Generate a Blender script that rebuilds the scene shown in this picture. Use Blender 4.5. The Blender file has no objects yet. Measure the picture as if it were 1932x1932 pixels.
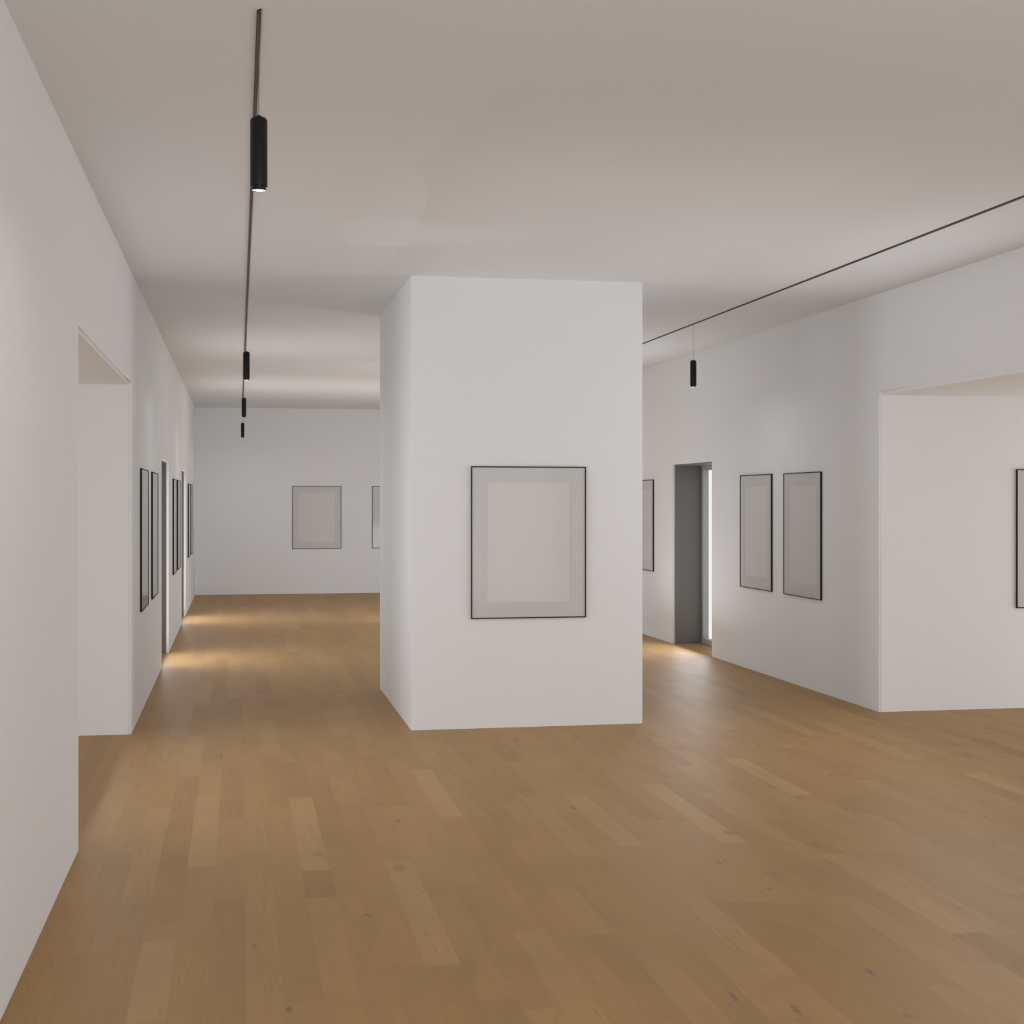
import bpy, bmesh, math, random
from mathutils import Vector

C = bpy.context.scene.collection
sc = bpy.context.scene

# ------------------------------------------------------------------ camera
F_PX, YAW, HORIZON = 2703.44, math.radians(10.8033), 942.9
cam_data = bpy.data.cameras.new('camera')
cam = bpy.data.objects.new('camera', cam_data)
C.objects.link(cam)
cam_data.sensor_width = 36.0
cam_data.sensor_fit = 'HORIZONTAL'
cam_data.lens = F_PX / 1932 * 36.0
cam_data.shift_y = -(966 - HORIZON) / 1932
cam_data.clip_start = 0.02
cam_data.clip_end = 200
cam.location = (0, 0, 1.65)
cam.rotation_euler = (math.pi / 2, 0, -YAW)
sc.camera = cam

# ------------------------------------------------------------------ view, sky
sc.view_settings.view_transform = 'Standard'
sc.view_settings.look = 'None'
sc.view_settings.gamma = 1
sc.view_settings.use_curve_mapping = False
sc.view_settings.exposure = 0.07
sc.cycles.max_bounces = 12
sc.cycles.diffuse_bounces = 8
sc.cycles.glossy_bounces = 4
sc.cycles.transparent_max_bounces = 12
sc.cycles.caustics_reflective = False
sc.cycles.caustics_refractive = False

world = bpy.data.worlds.new('sky')
sc.world = world
world.use_nodes = True
bg = world.node_tree.nodes['Background']
bg.inputs['Color'].default_value = (0.97, 0.985, 1.0, 1)
bg.inputs['Strength'].default_value = 1.0


def area_light(name, loc, direction, w, h, radiance, color=(1.0, 0.985, 0.97)):
    """soft rectangular light shining along direction; some are added fills with no window"""
    ld = bpy.data.lights.new(name, 'AREA')
    ld.shape = 'RECTANGLE'
    ld.size, ld.size_y = w, h
    ld.energy = radiance * math.pi * w * h
    ld.color = color
    o = bpy.data.objects.new(name, ld)
    C.objects.link(o)
    o.location = loc
    o.rotation_euler = Vector(direction).to_track_quat('-Z', 'Y').to_euler()
    return o


# ------------------------------------------------------------------ the room's measures
XL, XR = -0.741, 4.89          # side walls
YF, YB = -7.0, 25.42           # wall behind the camera, far wall
H = 3.253                      # ceiling
SKIN = 0.02                    # plaster skin in front of the wall core
HALL0, HALL1 = 7.015, 10.408   # the cross hall, both sides
WIN_TOP = 2.052
WIN_L = [(14.447, 15.85), (19.48, 20.876), (1.55, 2.95), (-3.5, -2.1)]
WIN_R = [(14.412, 15.80), (19.45, 20.84), (1.55, 2.95), (-3.5, -2.1)]
TOPL, TOPR = 2.474, 2.492      # hall opening tops in the skin
CEILL, CEILR = 2.461, 2.465    # hall ceilings
HXL, HXR = -5.2, 9.6           # hall ends
NICHE = 0.36                   # window niche depth
PX0, PX1, PY0, PY1 = 1.213, 2.926, 10.203, 12.505   # pillar

W1 = (0.97, 1.0, 1.06)
YM = (HALL0 + HALL1) / 2
area_light('fill_rear_wall', (2.07, YF + 0.02, 0.8), (0, 1, 0), 4.6, 1.4, 4.9, W1)  # added fill light at the solid rear wall, which has no window
area_light('fill_behind_viewer', (2.07, -0.8, 1.6), (0, 1, 0), 5.2, 3.0, 2.5, W1)  # added fill light floating just behind the camera
area_light('assumed_light_hall_left_end', (HXL + 0.02, YM, 0.5), (1, 0, 0), 2.8, 0.9, 7.0, W1)  # assumed light at the left hall end, a solid wall without a window
area_light('assumed_light_hall_right_end', (HXR - 0.02, YM, 0.5), (-1, 0, 0), 2.8, 0.9, 9.8, W1)  # likewise assumed, the right hall also ends in a solid wall
area_light('fill_hall_left_mouth', (XL - 0.029, 8.6, 1.2), (1, 0, 0), 2.8, 2.2, 0.50, W1)  # added fill floating in the left hall opening, the hall has no window
area_light('fill_hall_left_mouth_upper', (XL - 0.029, 8.6, 1.8), (1, 0, 0), 2.8, 1.1, 1.9, W1)  # second added fill in the same opening, higher up, no real source there
area_light('fill_hall_right_mouth_upper', (XR + 0.04, 8.6, 1.8), (-1, 0, 0), 2.8, 1.1, 2.15, W1)  # added fill in the upper part of the right hall opening, no window behind
for y0, y1 in WIN_L[:2]:
    area_light('daylight_window_left', (XL - 0.029, (y0 + y1) / 2, 1.03), (1, 0, 0), 1.24, 1.9, 3.7, W1)
for y0, y1 in WIN_R[:2]:
    area_light('daylight_window_right', (XR + 0.002, (y0 + y1) / 2, 1.03), (-1, 0, 0), 1.2, 1.85, 3.7, W1)
area_light('fill_behind_pillar_low', (3.6, 19.0, 0.6), (0, 1, 0), 2.2, 1.0, 7.0, W1)  # added fill near the floor behind the pillar, no source stands there
area_light('fill_behind_pillar', (2.2, 16.5, 1.6), (0, 1, 0), 0.9, 2.4, 0.84, W1)  # second added fill behind the pillar, brightens the far wall
area_light('fill_up_by_pillar', (3.9, 15.0, 0.3), (0, 0, 1), 1.0, 2.5, 1.4, W1)  # added upward fill for the ceiling, no lamp stands here
LAMP_WATT = 2.0


# ------------------------------------------------------------------ materials
class NT:
    def __init__(self, name):
        self.m = bpy.data.materials.new(name)
        self.m.use_nodes = True
        self.t = self.m.node_tree
        self.b = self.t.nodes['Principled BSDF']

    def n(self, kind, **kw):
        nd = self.t.nodes.new(kind)
        for k, v in kw.items():
            setattr(nd, k, v)
        return nd

    def l(self, a, b):
        self.t.links.new(a, b)

    def math(self, op, a, b=None, c=None):
        nd = self.n('ShaderNodeMath', operation=op)
        for i, v in enumerate((a, b, c)):
            if v is None:
                continue
            if isinstance(v, (int, float)):
                nd.inputs[i].default_value = v
            else:
                self.l(v, nd.inputs[i])
        return nd.outputs[0]

    def combine(self, x, y, z=0.0):
        nd = self.n('ShaderNodeCombineXYZ')
        for i, v in enumerate((x, y, z)):
            if isinstance(v, (int, float)):
                nd.inputs[i].default_value = v
            else:
                self.l(v, nd.inputs[i])
        return nd.outputs[0]

    def noise(self, vec, scale, detail=3, rough=0.5):
        nd = self.n('ShaderNodeTexNoise')
        nd.inputs['Scale'].default_value = scale
        nd.inputs['Detail'].default_value = detail
        nd.inputs['Roughness'].default_value = rough
        self.l(vec, nd.inputs['Vector'])
        return nd.outputs['Fac']

    def mix(self, fac, a, b, mode='MIX'):
        nd = self.n('ShaderNodeMix', data_type='RGBA', blend_type=mode)
        for key, v in ((0, fac), (6, a), (7, b)):
            if isinstance(v, (int, float, tuple)):
                nd.inputs[key].default_value = v if not isinstance(v, tuple) else (*v, 1)[:4]
            else:
                self.l(v, nd.inputs[key])
        return nd.outputs[2]


def paint(name, col, rough=0.75, spec=0.3, var=0.012, bump=0.0):
    t = NT(name)
    geo = t.n('ShaderNodeNewGeometry')
    f = t.noise(geo.outputs['Position'], 1.7, 4)
    dark = tuple(c * (1 - var) for c in col)
    lite = tuple(min(1, c * (1 + var)) for c in col)
    t.l(t.mix(f, dark, lite), t.b.inputs['Base Color'])
    t.b.inputs['Roughness'].default_value = rough
    t.b.inputs['Specular IOR Level'].default_value = spec
    if bump:
        bn = t.n('ShaderNodeBump')
        bn.inputs['Strength'].default_value = bump
        bn.inputs['Distance'].default_value = 0.002
        t.l(t.noise(geo.outputs['Position'], 260, 3), bn.inputs['Height'])
        t.l(bn.outputs[0], t.b.inputs['Normal'])
    return t.m


M = {}
M['wall'] = paint('white_plaster', (0.775, 0.79, 0.80), 0.62, 0.3, 0.008, 0.04)
M['ceiling'] = paint('ceiling_paint', (0.76, 0.79, 0.81), 0.8, 0.2, 0.008)
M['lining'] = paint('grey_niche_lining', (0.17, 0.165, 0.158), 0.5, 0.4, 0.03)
M['window_frame'] = paint('grey_window_frame', (0.45, 0.445, 0.44), 0.45, 0.4, 0.02)
M['black'] = paint('black_lamp_metal', (0.0045, 0.0042, 0.0038), 0.30, 0.35, 0.05)
M['rim'] = paint('black_frame_metal', (0.006, 0.0055, 0.0055), 0.5, 0.3, 0.05)
M['track'] = paint('dark_track_metal', (0.022, 0.017, 0.016), 0.5, 0.4, 0.05)
M['track_in'] = paint('brown_track_insert', (0.085, 0.070, 0.066), 0.5, 0.4, 0.05)
M['cable'] = paint('grey_cable', (0.10, 0.085, 0.082), 0.6, 0.3, 0.05)
M['mat'] = paint('grey_mat_board', (0.65, 0.63, 0.63), 0.85, 0.1, 0.006)
M['sheet'] = paint('blank_grey_sheet', (0.715, 0.70, 0.685), 0.85, 0.1, 0.006)
M['bevel'] = paint('pale_mat_edge', (0.68, 0.665, 0.65), 0.85, 0.1, 0.006)

g = NT('picture_glass')
g.t.nodes.remove(g.b)
tr = g.n('ShaderNodeBsdfTransparent')
tr.inputs['Color'].default_value = (0.985, 0.99, 0.985, 1)
gl = g.n('ShaderNodeBsdfGlossy')
gl.inputs['Roughness'].default_value = 0.06
fr = g.n('ShaderNodeFresnel')
fr.inputs['IOR'].default_value = 1.3
mx = g.n('ShaderNodeMixShader')
gg = g.n('ShaderNodeNewGeometry')
g.l(g.math('MULTIPLY', fr.outputs[0], g.math('SUBTRACT', 1.0, gg.outputs['Backfacing'])), mx.inputs[0])
g.l(tr.outputs[0], mx.inputs[1])
g.l(gl.outputs[0], mx.inputs[2])
g.l(mx.outputs[0], g.t.nodes['Material Output'].inputs['Surface'])
M['glass'] = g.m

e = NT('lit_lamp_lens')
e.b.inputs['Base Color'].default_value = (0.9, 0.9, 0.88, 1)
e.b.inputs['Emission Color'].default_value = (1.0, 0.97, 0.92, 1)
e.b.inputs['Emission Strength'].default_value = 4.0
M['lens'] = e.m


BOARDS = [(4, 6.43, 8.01, 0.85), (0, 6.6, 8.19, 0.75), (7, 5.04, 6.52, 0.72), (-2, 6.16, 7.91, 0.55),
          (-1, 4.65, 5.51, 0.65), (10, 7.39, 8.71, 0.8), (20, 6.57, 8.02, 0.85), (26, 7.56, 8.69, 0.85),
          (23, 5.04, 6.28, 0.7), (16, 6.6, 7.8, 0.75), (23, 4.3, 5.02, -0.9), (26, 8.74, 9.46, -0.5),
          (30, 7.9, 9.02, -0.7), (36, 7.33, 7.97, 0.8), (14, 6.45, 7.85, 0.6), (4, 8.04, 9.08, -0.6),
          (7, 10.07, 11.3, 0.6), (6, 7.76, 9.41, 0.45), (14, 7.91, 8.83, -0.4), (7, 4.2, 5.02, -0.6)]

KNOTS = [(0.16, 4.685, 0.013, 0.035, 0.75), (2.168, 4.682, 0.014, 0.05, 0.75), (0.541, 8.182, 0.012, 0.03, 0.6), (0.363, 6.718, 0.035, 0.07, 0.3), (0.704, 6.399, 0.04, 0.09, 0.3), (2.502, 8.221, 0.016, 0.05, 0.6), (2.389, 6.774, 0.03, 0.08, 0.4), (3.05, 7.497, 0.02, 0.06, 0.4), (2.709, 6.447, 0.025, 0.07, 0.35), (0.325, 7.111, 0.007, 0.015, 0.6), (0.736, 5.93, 0.006, 0.012, 0.6), (3.13, 7.795, 0.008, 0.02, 0.5), (0.115, 7.174, 0.008, 0.02, 0.5), (2.855, 5.337, 0.008, 0.02, 0.55), (0.058, 5.388, 0.012, 0.03, 0.4), (2.097, 4.257, 0.014, 0.035, 0.5), (-0.672, 7.572, 0.01, 0.02, 0.4)]


def oak():
    t = NT('oak_floorboards')
    geo = t.n('ShaderNodeNewGeometry')
    sp = t.n('ShaderNodeSeparateXYZ')
    t.l(geo.outputs['Position'], sp.inputs[0])
    X, Y = sp.outputs[0], sp.outputs[1]
    PW, PL = 0.1255, 1.52
    cx = t.math('MULTIPLY_ADD', X, 1 / PW, 0.227 / PW)
    col = t.math('FLOOR', cx)
    wn = t.n('ShaderNodeTexWhiteNoise', noise_dimensions='1D')
    t.l(col, wn.inputs['W'])
    ry = t.math('ADD', t.math('MULTIPLY', Y, 1 / PL), t.math('MULTIPLY', wn.outputs['Value'], 13.7))
    row = t.math('FLOOR', ry)
    wn2 = t.n('ShaderNodeTexWhiteNoise', noise_dimensions='2D')
    t.l(t.combine(col, row), wn2.inputs['Vector'])
    rnd = wn2.outputs['Value']
    sc3 = t.n('ShaderNodeSeparateColor')
    t.l(wn2.outputs['Color'], sc3.inputs[0])
    rnd2, rnd3 = sc3.outputs[1], sc3.outputs[2]
    # tone of each board; the boards that stand out in the photo have their own tone
    rnd = t.math('MULTIPLY_ADD', rnd, 0.62, 0.17)
    for k, y0, y1, tone in BOARDS:
        msk = t.math('COMPARE', col, float(k), 0.5)
        msk = t.math('MULTIPLY', msk, t.math('GREATER_THAN', Y, y0))
        msk = t.math('MULTIPLY', msk, t.math('LESS_THAN', Y, y1))
        val = 0.52 + 0.48 * tone
        rnd = t.math('ADD', rnd, t.math('MULTIPLY', msk, t.math('SUBTRACT', val, rnd)))
    ramp = t.n('ShaderNodeValToRGB')
    r = ramp.color_ramp
    r.elements[0].position = 0.0
    r.elements[0].color = (0.345, 0.187, 0.069, 1)
    r.elements[1].position = 1.0
    r.elements[1].color = (0.530, 0.333, 0.150, 1)
    for p, c in ((0.25, (0.398, 0.228, 0.084)), (0.5, (0.425, 0.247, 0.095)), (0.8, (0.455, 0.273, 0.111))):
        el = r.elements.new(p)
        el.color = (*c, 1)
    t.l(rnd, ramp.inputs[0])
    base = ramp.outputs[0]
    # grain drawn out along each board, shifted from board to board
    gx = t.math('ADD', X, t.math('MULTIPLY', rnd2, 7.3))
    gy = t.math('ADD', Y, t.math('MULTIPLY', rnd3, 31.0))
    v_f = t.combine(t.math('MULTIPLY', gx, 70.0), t.math('MULTIPLY', gy, 2.2))
    fine = t.noise(v_f, 1.0, 5, 0.65)
    v_m = t.combine(t.math('MULTIPLY', gx, 9.0), t.math('MULTIPLY', gy, 0.9))
    mid = t.noise(v_m, 1.0, 4, 0.6)
    big = t.noise(t.combine(gx, gy), 1.6, 3, 0.55)
    # cathedral figure: rings of a stretched noise field
    v_c = t.combine(t.math('MULTIPLY', gx, 5.0), t.math('MULTIPLY', gy, 0.55))
    fld = t.noise(v_c, 1.0, 2, 0.4)
    rings = t.math('SINE', t.math('MULTIPLY', fld, 60.0))
    rings = t.math('POWER', t.math('MULTIPLY_ADD', rings, 0.5, 0.5), 3.0)
    k1 = t.math('MULTIPLY_ADD', fine, 0.20, 0.83)
    k2 = t.math('MULTIPLY_ADD', mid, 0.34, 0.83)
    k3 = t.math('MULTIPLY_ADD', big, 0.34, 0.83)
    k4 = t.math('MULTIPLY_ADD', t.math('MULTIPLY', rings, t.math('GREATER_THAN', rnd2, 0.6)), -0.07, 1.0)
    k = t.math('MULTIPLY', t.math('MULTIPLY', k1, k2), t.math('MULTIPLY', k3, k4))
    kc = t.n('ShaderNodeCombineColor')
    for i in range(3):
        t.l(k, kc.inputs[i])
    base = t.mix(1.0, base, kc.outputs[0], 'MULTIPLY')
    # reddish / greyish drift
    tint = t.noise(t.combine(t.math('MULTIPLY', gx, 3.0), t.math('MULTIPLY', gy, 0.7), 4.0), 1.0, 2)
    base = t.mix(t.math('MULTIPLY', tint, 0.5), base, (0.405, 0.249, 0.110))
    # knots and small cracks
    vor = t.n('ShaderNodeTexVoronoi', voronoi_dimensions='2D')
    vor.inputs['Scale'].default_value = 1.0
    wob = t.noise(t.combine(gx, gy), 28.0, 3)
    vx = t.math('ADD', t.math('MULTIPLY', gx, 4.6), t.math('MULTIPLY', wob, 0.16))
    vy = t.math('ADD', t.math('MULTIPLY', gy, 1.15), t.math('MULTIPLY', wob, 0.10))
    t.l(t.combine(vx, vy), vor.inputs['Vector'])
    sv = t.n('ShaderNodeSeparateColor')
    t.l(vor.outputs['Color'], sv.inputs[0])
    size = t.math('MULTIPLY_ADD', sv.outputs[0], 0.075, 0.0)
    size = t.math('MULTIPLY', size, t.math('GREATER_THAN', sv.outputs[1], 0.60))
    kn = t.math('SUBTRACT', 1.0, t.math('DIVIDE', vor.outputs['Distance'], t.math('ADD', size, 0.0001)))
    kn = t.math('MAXIMUM', t.math('MINIMUM', kn, 1.0), 0.0)
    base = t.mix(t.math('MULTIPLY', t.math('POWER', kn, 0.7), 0.62), base, (0.115, 0.092, 0.075))
    for x, y, rx, ry, st in KNOTS:
        dx = t.math('MULTIPLY', t.math('SUBTRACT', t.math('MULTIPLY_ADD', wob, 0.02, X), x + 0.01), 1 / rx)
        dy = t.math('MULTIPLY', t.math('SUBTRACT', t.math('MULTIPLY_ADD', mid, 0.06, Y), y + 0.03), 1 / ry)
        d2 = t.math('ADD', t.math('MULTIPLY', dx, dx), t.math('MULTIPLY', dy, dy))
        w = t.math('MULTIPLY', t.math('MAXIMUM', t.math('SUBTRACT', 1.0, d2), 0.0), st)
        base = t.mix(w, base, (0.125, 0.105, 0.092))
    # thin dark grain cracks running along some boards
    crack = t.noise(t.combine(t.math('MULTIPLY', gx, 26.0), t.math('MULTIPLY', gy, 1.3), 9.0), 1.0, 3, 0.55)
    cr = t.math('SUBTRACT', 1.0, t.math('MULTIPLY', t.math('ABSOLUTE', t.math('SUBTRACT', crack, 0.5)), 70.0))
    cr = t.math('MULTIPLY', t.math('MAXIMUM', cr, 0.0), t.math('GREATER_THAN', big, 0.56))
    base = t.mix(t.math('MULTIPLY', cr, 0.30), base, (0.20, 0.105, 0.045))
    # hair-thin joints between the boards
    fx = t.math('FRACT', cx)
    ex = t.math('MINIMUM', fx, t.math('SUBTRACT', 1.0, fx))
    fy = t.math('FRACT', ry)
    ey = t.math('MINIMUM', fy, t.math('SUBTRACT', 1.0, fy))
    jx = t.math('LESS_THAN', ex, 0.0055)
    jy = t.math('LESS_THAN', ey, 0.0006)
    j = t.math('MAXIMUM', jx, jy)
    base = t.mix(t.math('MULTIPLY', j, 0.22), base, (0.16, 0.09, 0.05))
    t.l(base, t.b.inputs['Base Color'])
    t.l(t.math('MULTIPLY_ADD', mid, 0.12, 0.42), t.b.inputs['Roughness'])
    t.b.inputs['Specular IOR Level'].default_value = 0.15
    bn = t.n('ShaderNodeBump')
    bn.inputs['Strength'].default_value = 0.05
    bn.inputs['Distance'].default_value = 0.001
    t.l(fine, bn.inputs['Height'])
    t.l(bn.outputs[0], t.b.inputs['Normal'])
    return t.m


M['oak'] = oak()


# ------------------------------------------------------------------ mesh helpers
def new_bm():
    return bmesh.new()


def add_box(bm, x0, x1, y0, y1, z0, z1):
    vs = [bm.verts.new((x, y, z)) for x in (x0, x1) for y in (y0, y1) for z in (z0, z1)]
    for f in ((0, 1, 3, 2), (4, 6, 7, 5), (0, 4, 5, 1), (2, 3, 7, 6), (0, 2, 6, 4), (1, 5, 7, 3)):
        bm.faces.new([vs[i] for i in f])


def finish(bm, name, mat, parent=None, bevel=0, smooth=False, label=None):
    bmesh.ops.recalc_face_normals(bm, faces=bm.faces)
    me = bpy.data.meshes.new(name)
    bm.to_mesh(me)
    bm.free()
    me.materials.append(M[mat])
    if smooth:
        for p in me.polygons:
            p.use_smooth = True
    o = bpy.data.objects.new(name, me)
    C.objects.link(o)
    if parent is not None:
        o.parent = parent
    if bevel:
        md = o.modifiers.new('bevel', 'BEVEL')
        md.width = bevel
        md.segments = 2
        md.limit_method = 'ANGLE'
    if label:
        o['label'] = label
    return o


def structure(o, label=None):
    o['kind'] = 'structure'
    if label:
        o['label'] = label
    return o


def thing(name, label, cat, loc, rotz=0.0, group=None):
    o = bpy.data.objects.new(name, None)
    o.empty_display_size = 0.1
    C.objects.link(o)
    o.location = loc
    o.rotation_euler = (0, 0, rotz)
    o['label'] = label
    o['category'] = cat
    if group:
        o['group'] = group
    return o


def slab_with_holes(bm, x0, x1, y0, y1, z0, z1, holes, axis='y'):
    """a wall slab, cut by holes (a0, a1, ztop) that start at the floor"""
    lo, hi = (y0, y1) if axis == 'y' else (x0, x1)
    cuts = sorted(holes)
    pos = lo

    def bx(a, b, za, zb):
        if b - a < 1e-6 or zb - za < 1e-6:
            return
        if axis == 'y':
            add_box(bm, x0, x1, a, b, za, zb)
        else:
            add_box(bm, a, b, y0, y1, za, zb)
    for a, b, zt in cuts:
        bx(pos, a, z0, z1)
        bx(a, b, zt, z1)
        pos = b
    bx(pos, hi, z0, z1)


# ------------------------------------------------------------------ the setting
def side_wall(name, X, sgn, wins, top, hall_ceiling, label):
    """sgn = -1: the wall lies to the left of its face X"""
    bm = new_bm()
    holes = [(a, b, WIN_TOP) for a, b in wins]
    xs = sorted((X, X + sgn * SKIN))
    slab_with_holes(bm, xs[0], xs[1], YF, YB, 0, H, holes + [(HALL0, HALL1, top)])
    xs = sorted((X + sgn * SKIN, X + sgn * 0.42))
    slab_with_holes(bm, xs[0], xs[1], YF, YB, 0, H, holes + [(HALL0 + 0.004, HALL1 - 0.004, hall_ceiling)])
    return structure(finish(bm, name, 'wall'), label)


side_wall('wall_left', XL, -1, WIN_L, TOPL, CEILL, 'long white wall on the left with a hall opening and two tall window niches')
side_wall('wall_right', XR, 1, WIN_R, TOPR, CEILR, 'long white wall on the right with a hall opening and a tall window niche')

bm = new_bm()
add_box(bm, XL - 0.42, XR + 0.42, YB, YB + 0.3, 0, H)
structure(finish(bm, 'wall_back', 'wall'), 'white far wall of the gallery')
bm = new_bm()
add_box(bm, XL - 0.42, XR + 0.42, YF - 0.3, YF, 0, H)
structure(finish(bm, 'wall_front', 'wall'), 'white wall behind the viewer')

for side, xa, xb, cz in (('left', HXL, XL - 0.42, CEILL), ('right', XR + 0.42, HXR, CEILR)):
    end = xa if side == 'left' else xb
    s = -1 if side == 'left' else 1
    bm = new_bm()
    add_box(bm, xa, xb, HALL1 - 0.004, HALL1 + 0.3, 0, cz)
    structure(finish(bm, 'wall_hall_%s_far' % side, 'wall'), 'white wall inside the %s side hall' % side)
    bm = new_bm()
    add_box(bm, xa, xb, HALL0 - 0.3, HALL0 + 0.004, 0, cz)
    structure(finish(bm, 'wall_hall_%s_near' % side, 'wall'))
    bm = new_bm()
    add_box(bm, *sorted((end, end + s * 0.3)), HALL0 - 0.3, HALL1 + 0.3, 0, cz)
    structure(finish(bm, 'wall_hall_%s_end' % side, 'wall'))
    bm = new_bm()
    add_box(bm, *sorted((xa, xb) if True else ()), HALL0 - 0.3, HALL1 + 0.3, cz, cz + 0.2)
    structure(finish(bm, 'ceiling_hall_%s' % side, 'ceiling'), 'lower ceiling of the %s side hall' % side)

bm = new_bm()
add_box(bm, XL - 0.42, XR + 0.42, YF - 0.3, YB + 0.3, H, H + 0.25)
structure(finish(bm, 'ceiling', 'ceiling'), 'flat white ceiling')

bm = new_bm()
add_box(bm, XL - NICHE, XR + NICHE, YF - 0.3, YB + 0.3, -0.2, 0)
add_box(bm, HXL - 0.3, XL - NICHE, HALL0 - 0.3, HALL1 + 0.3, -0.2, 0)
add_box(bm, XR + NICHE, HXR + 0.3, HALL0 - 0.3, HALL1 + 0.3, -0.2, 0)
structure(finish(bm, 'floor', 'oak'), 'floor of long pale oak boards')


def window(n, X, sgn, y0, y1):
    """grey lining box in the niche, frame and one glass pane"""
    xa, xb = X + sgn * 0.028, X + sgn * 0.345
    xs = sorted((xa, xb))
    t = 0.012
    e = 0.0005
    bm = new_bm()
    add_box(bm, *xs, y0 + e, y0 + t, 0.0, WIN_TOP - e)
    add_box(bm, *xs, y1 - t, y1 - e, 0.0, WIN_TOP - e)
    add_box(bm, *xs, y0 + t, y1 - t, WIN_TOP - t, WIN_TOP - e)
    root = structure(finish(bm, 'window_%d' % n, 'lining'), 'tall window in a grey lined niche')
    fx = sorted((X + sgn * 0.345, X + sgn * 0.41))
    st, rt, rb = 0.07, 0.065, 0.062
    bm = new_bm()
    add_box(bm, *fx, y0 + e, y0 + st, 0.0, WIN_TOP - e)
    add_box(bm, *fx, y1 - st, y1 - e, 0.0, WIN_TOP - e)
    add_box(bm, *fx, y0 + st, y1 - st, WIN_TOP - rt, WIN_TOP - e)
    add_box(bm, *fx, y0 + st, y1 - st, 0.0, rb)
    fr_ = finish(bm, 'window_frame', 'window_frame', root, bevel=0.003)
    xm = X + sgn * 0.375
    bm = new_bm()
    add_box(bm, *sorted((xm, xm + sgn * 0.006)), y0 + st - 0.004, y1 - st + 0.004, rb - 0.004, WIN_TOP - rt + 0.004)
    finish(bm, 'pane', 'glass', root)
    return root


k = 1
for (a, b) in WIN_L:
    window(k, XL, -1, a, b); k += 1
for (a, b) in WIN_R:
    window(k, XR, 1, a, b); k += 1

# free-standing pillar
bm = new_bm()
add_box(bm, PX0, PX1, PY0, PY1, 0, H)
pil = finish(bm, 'display_pillar', 'wall')
pil['label'] = 'broad white rectangular pillar standing in the middle of the oak floor'
pil['category'] = 'pillar'


# ------------------------------------------------------------------ framed pictures
FW, FH, FD, RIM = 0.85, 1.10, 0.016, 0.0075


def make_picture(label, group, depth=FD):
    """hangs in its own x-z plane, front facing -y, back on y = 0, centre at origin"""
    t = thing('picture_frame', label, 'picture', (0, 0, 0), 0, group)
    w, h = FW / 2, FH / 2
    bm = new_bm()
    add_box(bm, -w, -w + RIM, -depth, 0, -h, h)
    add_box(bm, w - RIM, w, -depth, 0, -h, h)
    add_box(bm, -w + RIM, w - RIM, -depth, 0, h - RIM, h)
    add_box(bm, -w + RIM, w - RIM, -depth, 0, -h, -h + RIM)
    finish(bm, 'frame', 'rim', t, label='thin black metal frame')
    iw, ih = w - 0.115, h - 0.118
    bm = new_bm()     # mat board with its window
    wi, hi = w - RIM, h - RIM
    y0, y1 = -depth * 0.62, -depth * 0.62 + 0.003
    add_box(bm, -wi, -iw, y0, y1, -hi, hi)
    add_box(bm, iw, wi, y0, y1, -hi, hi)
    add_box(bm, -iw, iw, y0, y1, ih, hi)
    add_box(bm, -iw, iw, y0, y1, -hi, -ih)
    finish(bm, 'mat_board', 'mat', t, label='grey mat board')
    bm = new_bm()
    add_box(bm, -iw - 0.01, iw + 0.01, y1, y1 + 0.002, -ih - 0.01, ih + 0.01)
    finish(bm, 'print_sheet', 'sheet', t, label='blank pale grey sheet')
    bm = new_bm()
    add_box(bm, -wi, wi, -depth * 0.85, -depth * 0.85 + 0.002, -hi, hi)
    finish(bm, 'glazing', 'glass', t, label='clear glass')
    return t


def copy_thing(root):
    r = root.copy()
    C.objects.link(r)
    for ch in [q for q in root.children if q.type == 'MESH']:
        c = ch.copy()
        C.objects.link(c)
        c.parent = r
        for g2 in ch.children:
            d = g2.copy()
            C.objects.link(d)
            d.parent = c
    return r


ZC = 1.341
GL, GR, GB = 'framed sheets on the left wall', 'framed sheets on the right wall', 'framed sheets on the far wall'
spots = [
    # label, group, (x, y), rotz
    ('black framed blank sheet hung on the front of the white pillar', None, (2.07, PY0), 0),
    ('thin framed blank sheet fully visible on the far wall', GB, (1.353, YB), 0),
    ('framed sheet on the far wall, mostly hidden behind the white pillar', GB, (2.753, YB), 0),
    ('black framed sheet in the right side hall, cut off by the photo edge', None, (6.475, HALL1 - 0.004), 0),
    ('framed sheet on the left wall next after the wide hall opening', GL, (XL, 11.715), 90),
    ('framed sheet on the left wall just before the nearer narrow window niche', GL, (XL, 13.13), 90),
    ('nearer framed sheet on the left wall between the two narrow window niches', GL, (XL, 17.215), 90),
    ('farther framed sheet on the left wall between the two narrow window niches', GL, (XL, 18.385), 90),
    ('framed sheet on the left wall just past the farther window niche', GL, (XL, 22.185), 90),
    ('farthest framed sheet on the left wall, nearest the far corner', GL, (XL, 23.335), 90),
    ('framed sheet on the right wall, the one nearer the side hall opening', GR, (XR, 11.935), -90),
    ('framed sheet on the right wall, the one nearer the bright window niche', GR, (XR, 13.09), -90),
    ('framed sheet on the right wall half hidden behind the pillar edge', GR, (XR, 16.97), -90),
]
first = None
for lab, grp, (x, y), rz in spots:
    if first is None:
        p = first = make_picture(lab, grp)
    else:
        p = copy_thing(first)
        p['label'] = lab
        if grp:
            p['group'] = grp
        elif 'group' in p:
            del p['group']
    # front faces away from its wall: left wall -> +x, right wall -> -x
    p.rotation_euler = (0, 0, math.radians(rz))
    p.location = (x, y, ZC)


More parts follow.
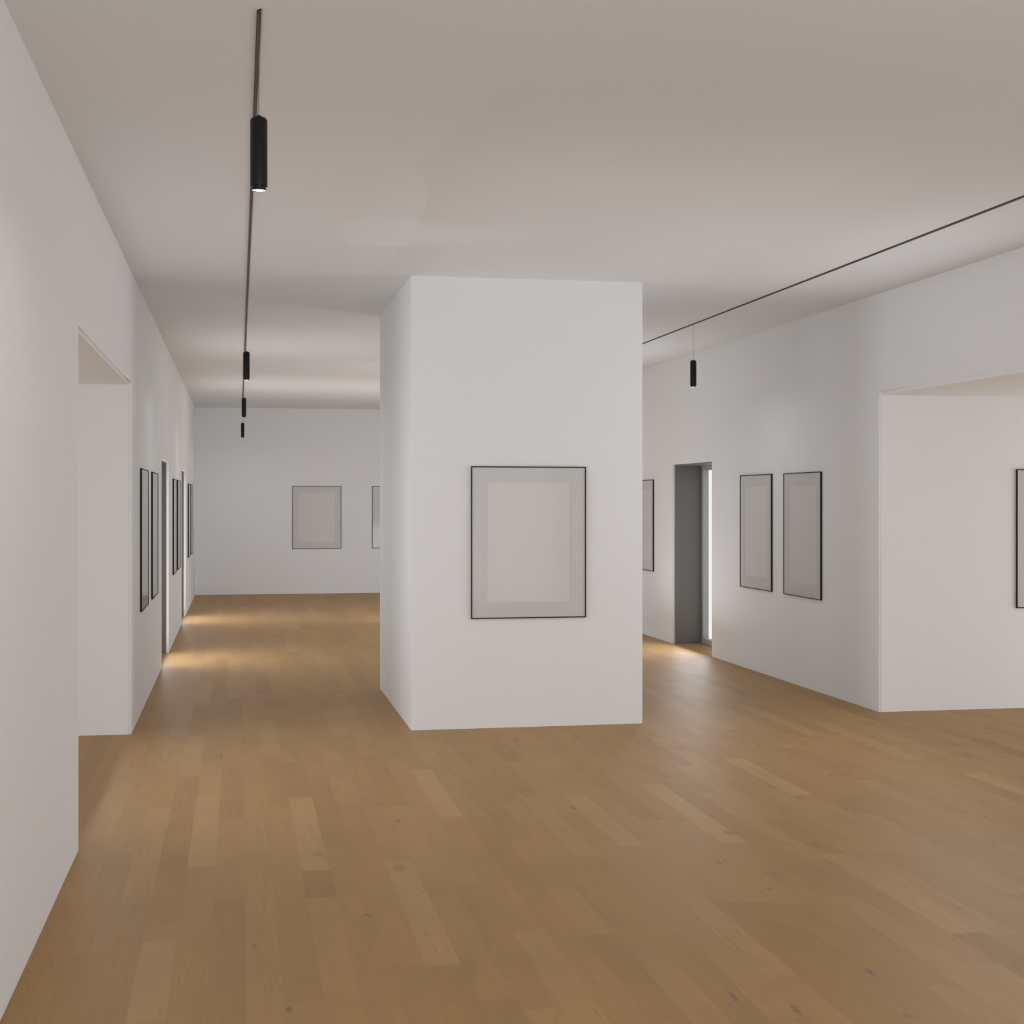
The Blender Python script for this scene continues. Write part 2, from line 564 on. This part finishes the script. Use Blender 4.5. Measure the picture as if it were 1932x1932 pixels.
# ------------------------------------------------------------------ ceiling tracks
def lathe(bm, prof, n=48):
    rings = []
    for r, z in prof:
        rings.append([bm.verts.new((r * math.cos(2 * math.pi * i / n), r * math.sin(2 * math.pi * i / n), z)) for i in range(n)] if r > 0 else [bm.verts.new((0, 0, z))])
    for a, b in zip(rings, rings[1:]):
        if len(a) == 1 and len(b) == 1:
            continue
        for i in range(n):
            j = (i + 1) % n
            if len(a) == 1:
                bm.faces.new((a[0], b[j], b[i]))
            elif len(b) == 1:
                bm.faces.new((a[i], a[j], b[0]))
            else:
                bm.faces.new((a[i], a[j], b[j], b[i]))


def make_track(label, X, y0, y1):
    t = thing('ceiling_track', label, 'lighting track', (X, y0, H), 0, 'black ceiling tracks')
    L = y1 - y0
    w, h, k = 0.0072, 0.007, 0.02
    bm = new_bm()
    # housing: two flanges and a back, end cut at a slant
    def prism(xa, xb, za, zb):
        ya = -(xa + w) / (2 * w) * k
        yb = -(xb + w) / (2 * w) * k
        v = [bm.verts.new(c) for c in ((xa, ya, za), (xb, yb, za), (xb, yb, zb), (xa, ya, zb),
                                       (xa, L, za), (xb, L, za), (xb, L, zb), (xa, L, zb))]
        for f in ((0, 1, 2, 3), (4, 7, 6, 5), (0, 4, 5, 1), (1, 5, 6, 2), (2, 6, 7, 3), (3, 7, 4, 0)):
            bm.faces.new([v[i] for i in f])
    prism(-w, -w + 0.0016, -h, 0)
    prism(w - 0.0016, w, -h, 0)
    finish(bm, 'track_housing', 'track', t)
    bm = new_bm()
    add_box(bm, -w + 0.0016, w - 0.0016, 0.02, L, -h * 0.8, 0)
    finish(bm, 'conductor_strip', 'track_in', t)
    bm = new_bm()
    add_box(bm, -w, w, -0.001, 0.003, -h, 0)
    for v in bm.verts:
        v.co.y += -(v.co.x + w) / (2 * w) * k
    finish(bm, 'end_cap', 'track', t)
    return t


make_track('thin dark track along the ceiling near the left wall', 0.066, 4.765, 24.6)
make_track('thin dark track along the ceiling near the right wall', 4.069, 4.765, 24.6)


# ------------------------------------------------------------------ pendant lamps
def make_pendant(label, group):
    """origin at the bottom centre of the lamp"""
    t = thing('pendant_lamp', label, 'lamp', (0, 0, 0), 0, group)
    R, top, skirt = 0.0286, 0.243, 0.013
    bm = new_bm()
    lathe(bm, [(0, top), (0.017, top), (0.0225, top - 0.002), (R - 0.0012, top - 0.009), (R, top - 0.012),
               (R, skirt + 0.0012), (R - 0.001, skirt), (0.0232, skirt), (0.0232, skirt + 0.02), (0, skirt + 0.02)])
    finish(bm, 'lamp_body', 'black', t, smooth=False)
    bm = new_bm()
    lathe(bm, [(0.0232, skirt + 0.019), (0.0232, 0.0), (0.0222, -0.0008), (0.0214, 0.0), (0.0214, 0.006), (0.0214, skirt + 0.019), (0.0232, skirt + 0.019)])
    finish(bm, 'lamp_ring', 'black', t)
    bm = new_bm()
    lathe(bm, [(0.0213, 0.0015), (0.010, 0.0008), (0, 0.0006), ])
    lathe(bm, [(0.0213, 0.0015), (0.0213, 0.005), (0, 0.005)])
    finish(bm, 'lens', 'lens', t, label='glowing white lens')
    bm = new_bm()
    lathe(bm, [(0, top + 0.0075), (0.003, top + 0.0075), (0.0072, top + 0.006), (0.0072, top), (0, top)], 24)
    finish(bm, 'cable_grip', 'black', t)
    bm = new_bm()
    lathe(bm, [(0.0011, top + 0.007), (0.0011, H - 0.007 - LAMP_Z)], 10)
    finish(bm, 'cable', 'cable', t)
    for o in t.children:
        if o.name.startswith(('lamp_body', 'lamp_ring', 'cable')):
            for p in o.data.polygons:
                p.use_smooth = True
            md = o.modifiers.new('edge', 'EDGE_SPLIT')
            md.split_angle = math.radians(35)
    return t


LAMP_Z = 2.677


def lamp_light(root):
    ld = bpy.data.lights.new('lamp_light', 'AREA')
    ld.shape = 'DISK'
    ld.size = 0.04
    ld.energy = LAMP_WATT
    o = bpy.data.objects.new('lamp_light', ld)
    C.objects.link(o)
    o.parent = root
    o.location = (0, 0, 0.0002)


GP = 'black cylinder pendants on the left track'
lamps = [
    ('large black cylinder pendant nearest the viewer on the left track', GP, (0.066, 4.832)),
    ('second black cylinder pendant from the viewer on the left track', GP, (0.066, 12.508)),
    ('third black cylinder pendant on the left track, above the last one', GP, (0.066, 18.17)),
    ('smallest black cylinder pendant, hanging lowest in view before the far wall', GP, (0.066, 24.097)),
    ('lone black cylinder pendant hanging from the right track by the right wall', None, (4.069, 12.513)),
    ('added black cylinder pendant on the right track before the side hall, outside the photo', None, (4.069, 4.832)),  # unseen pendant, added for the light it gives
    ('added black cylinder pendant on the right track hidden behind the white pillar', None, (4.069, 18.17)),  # unseen, added to light the far part of the room
    ('added unseen black cylinder pendant at the far end of the right track behind the pillar', None, (4.069, 24.097)),  # also unseen, added for light near the far wall
]
first = None
for lab, grp, (x, y) in lamps:
    if first is None:
        p = first = make_pendant(lab, grp)
    else:
        p = copy_thing(first)
        p['label'] = lab
        if grp is None and 'group' in p:
            del p['group']
    p.location = (x, y, LAMP_Z)
    lamp_light(p)
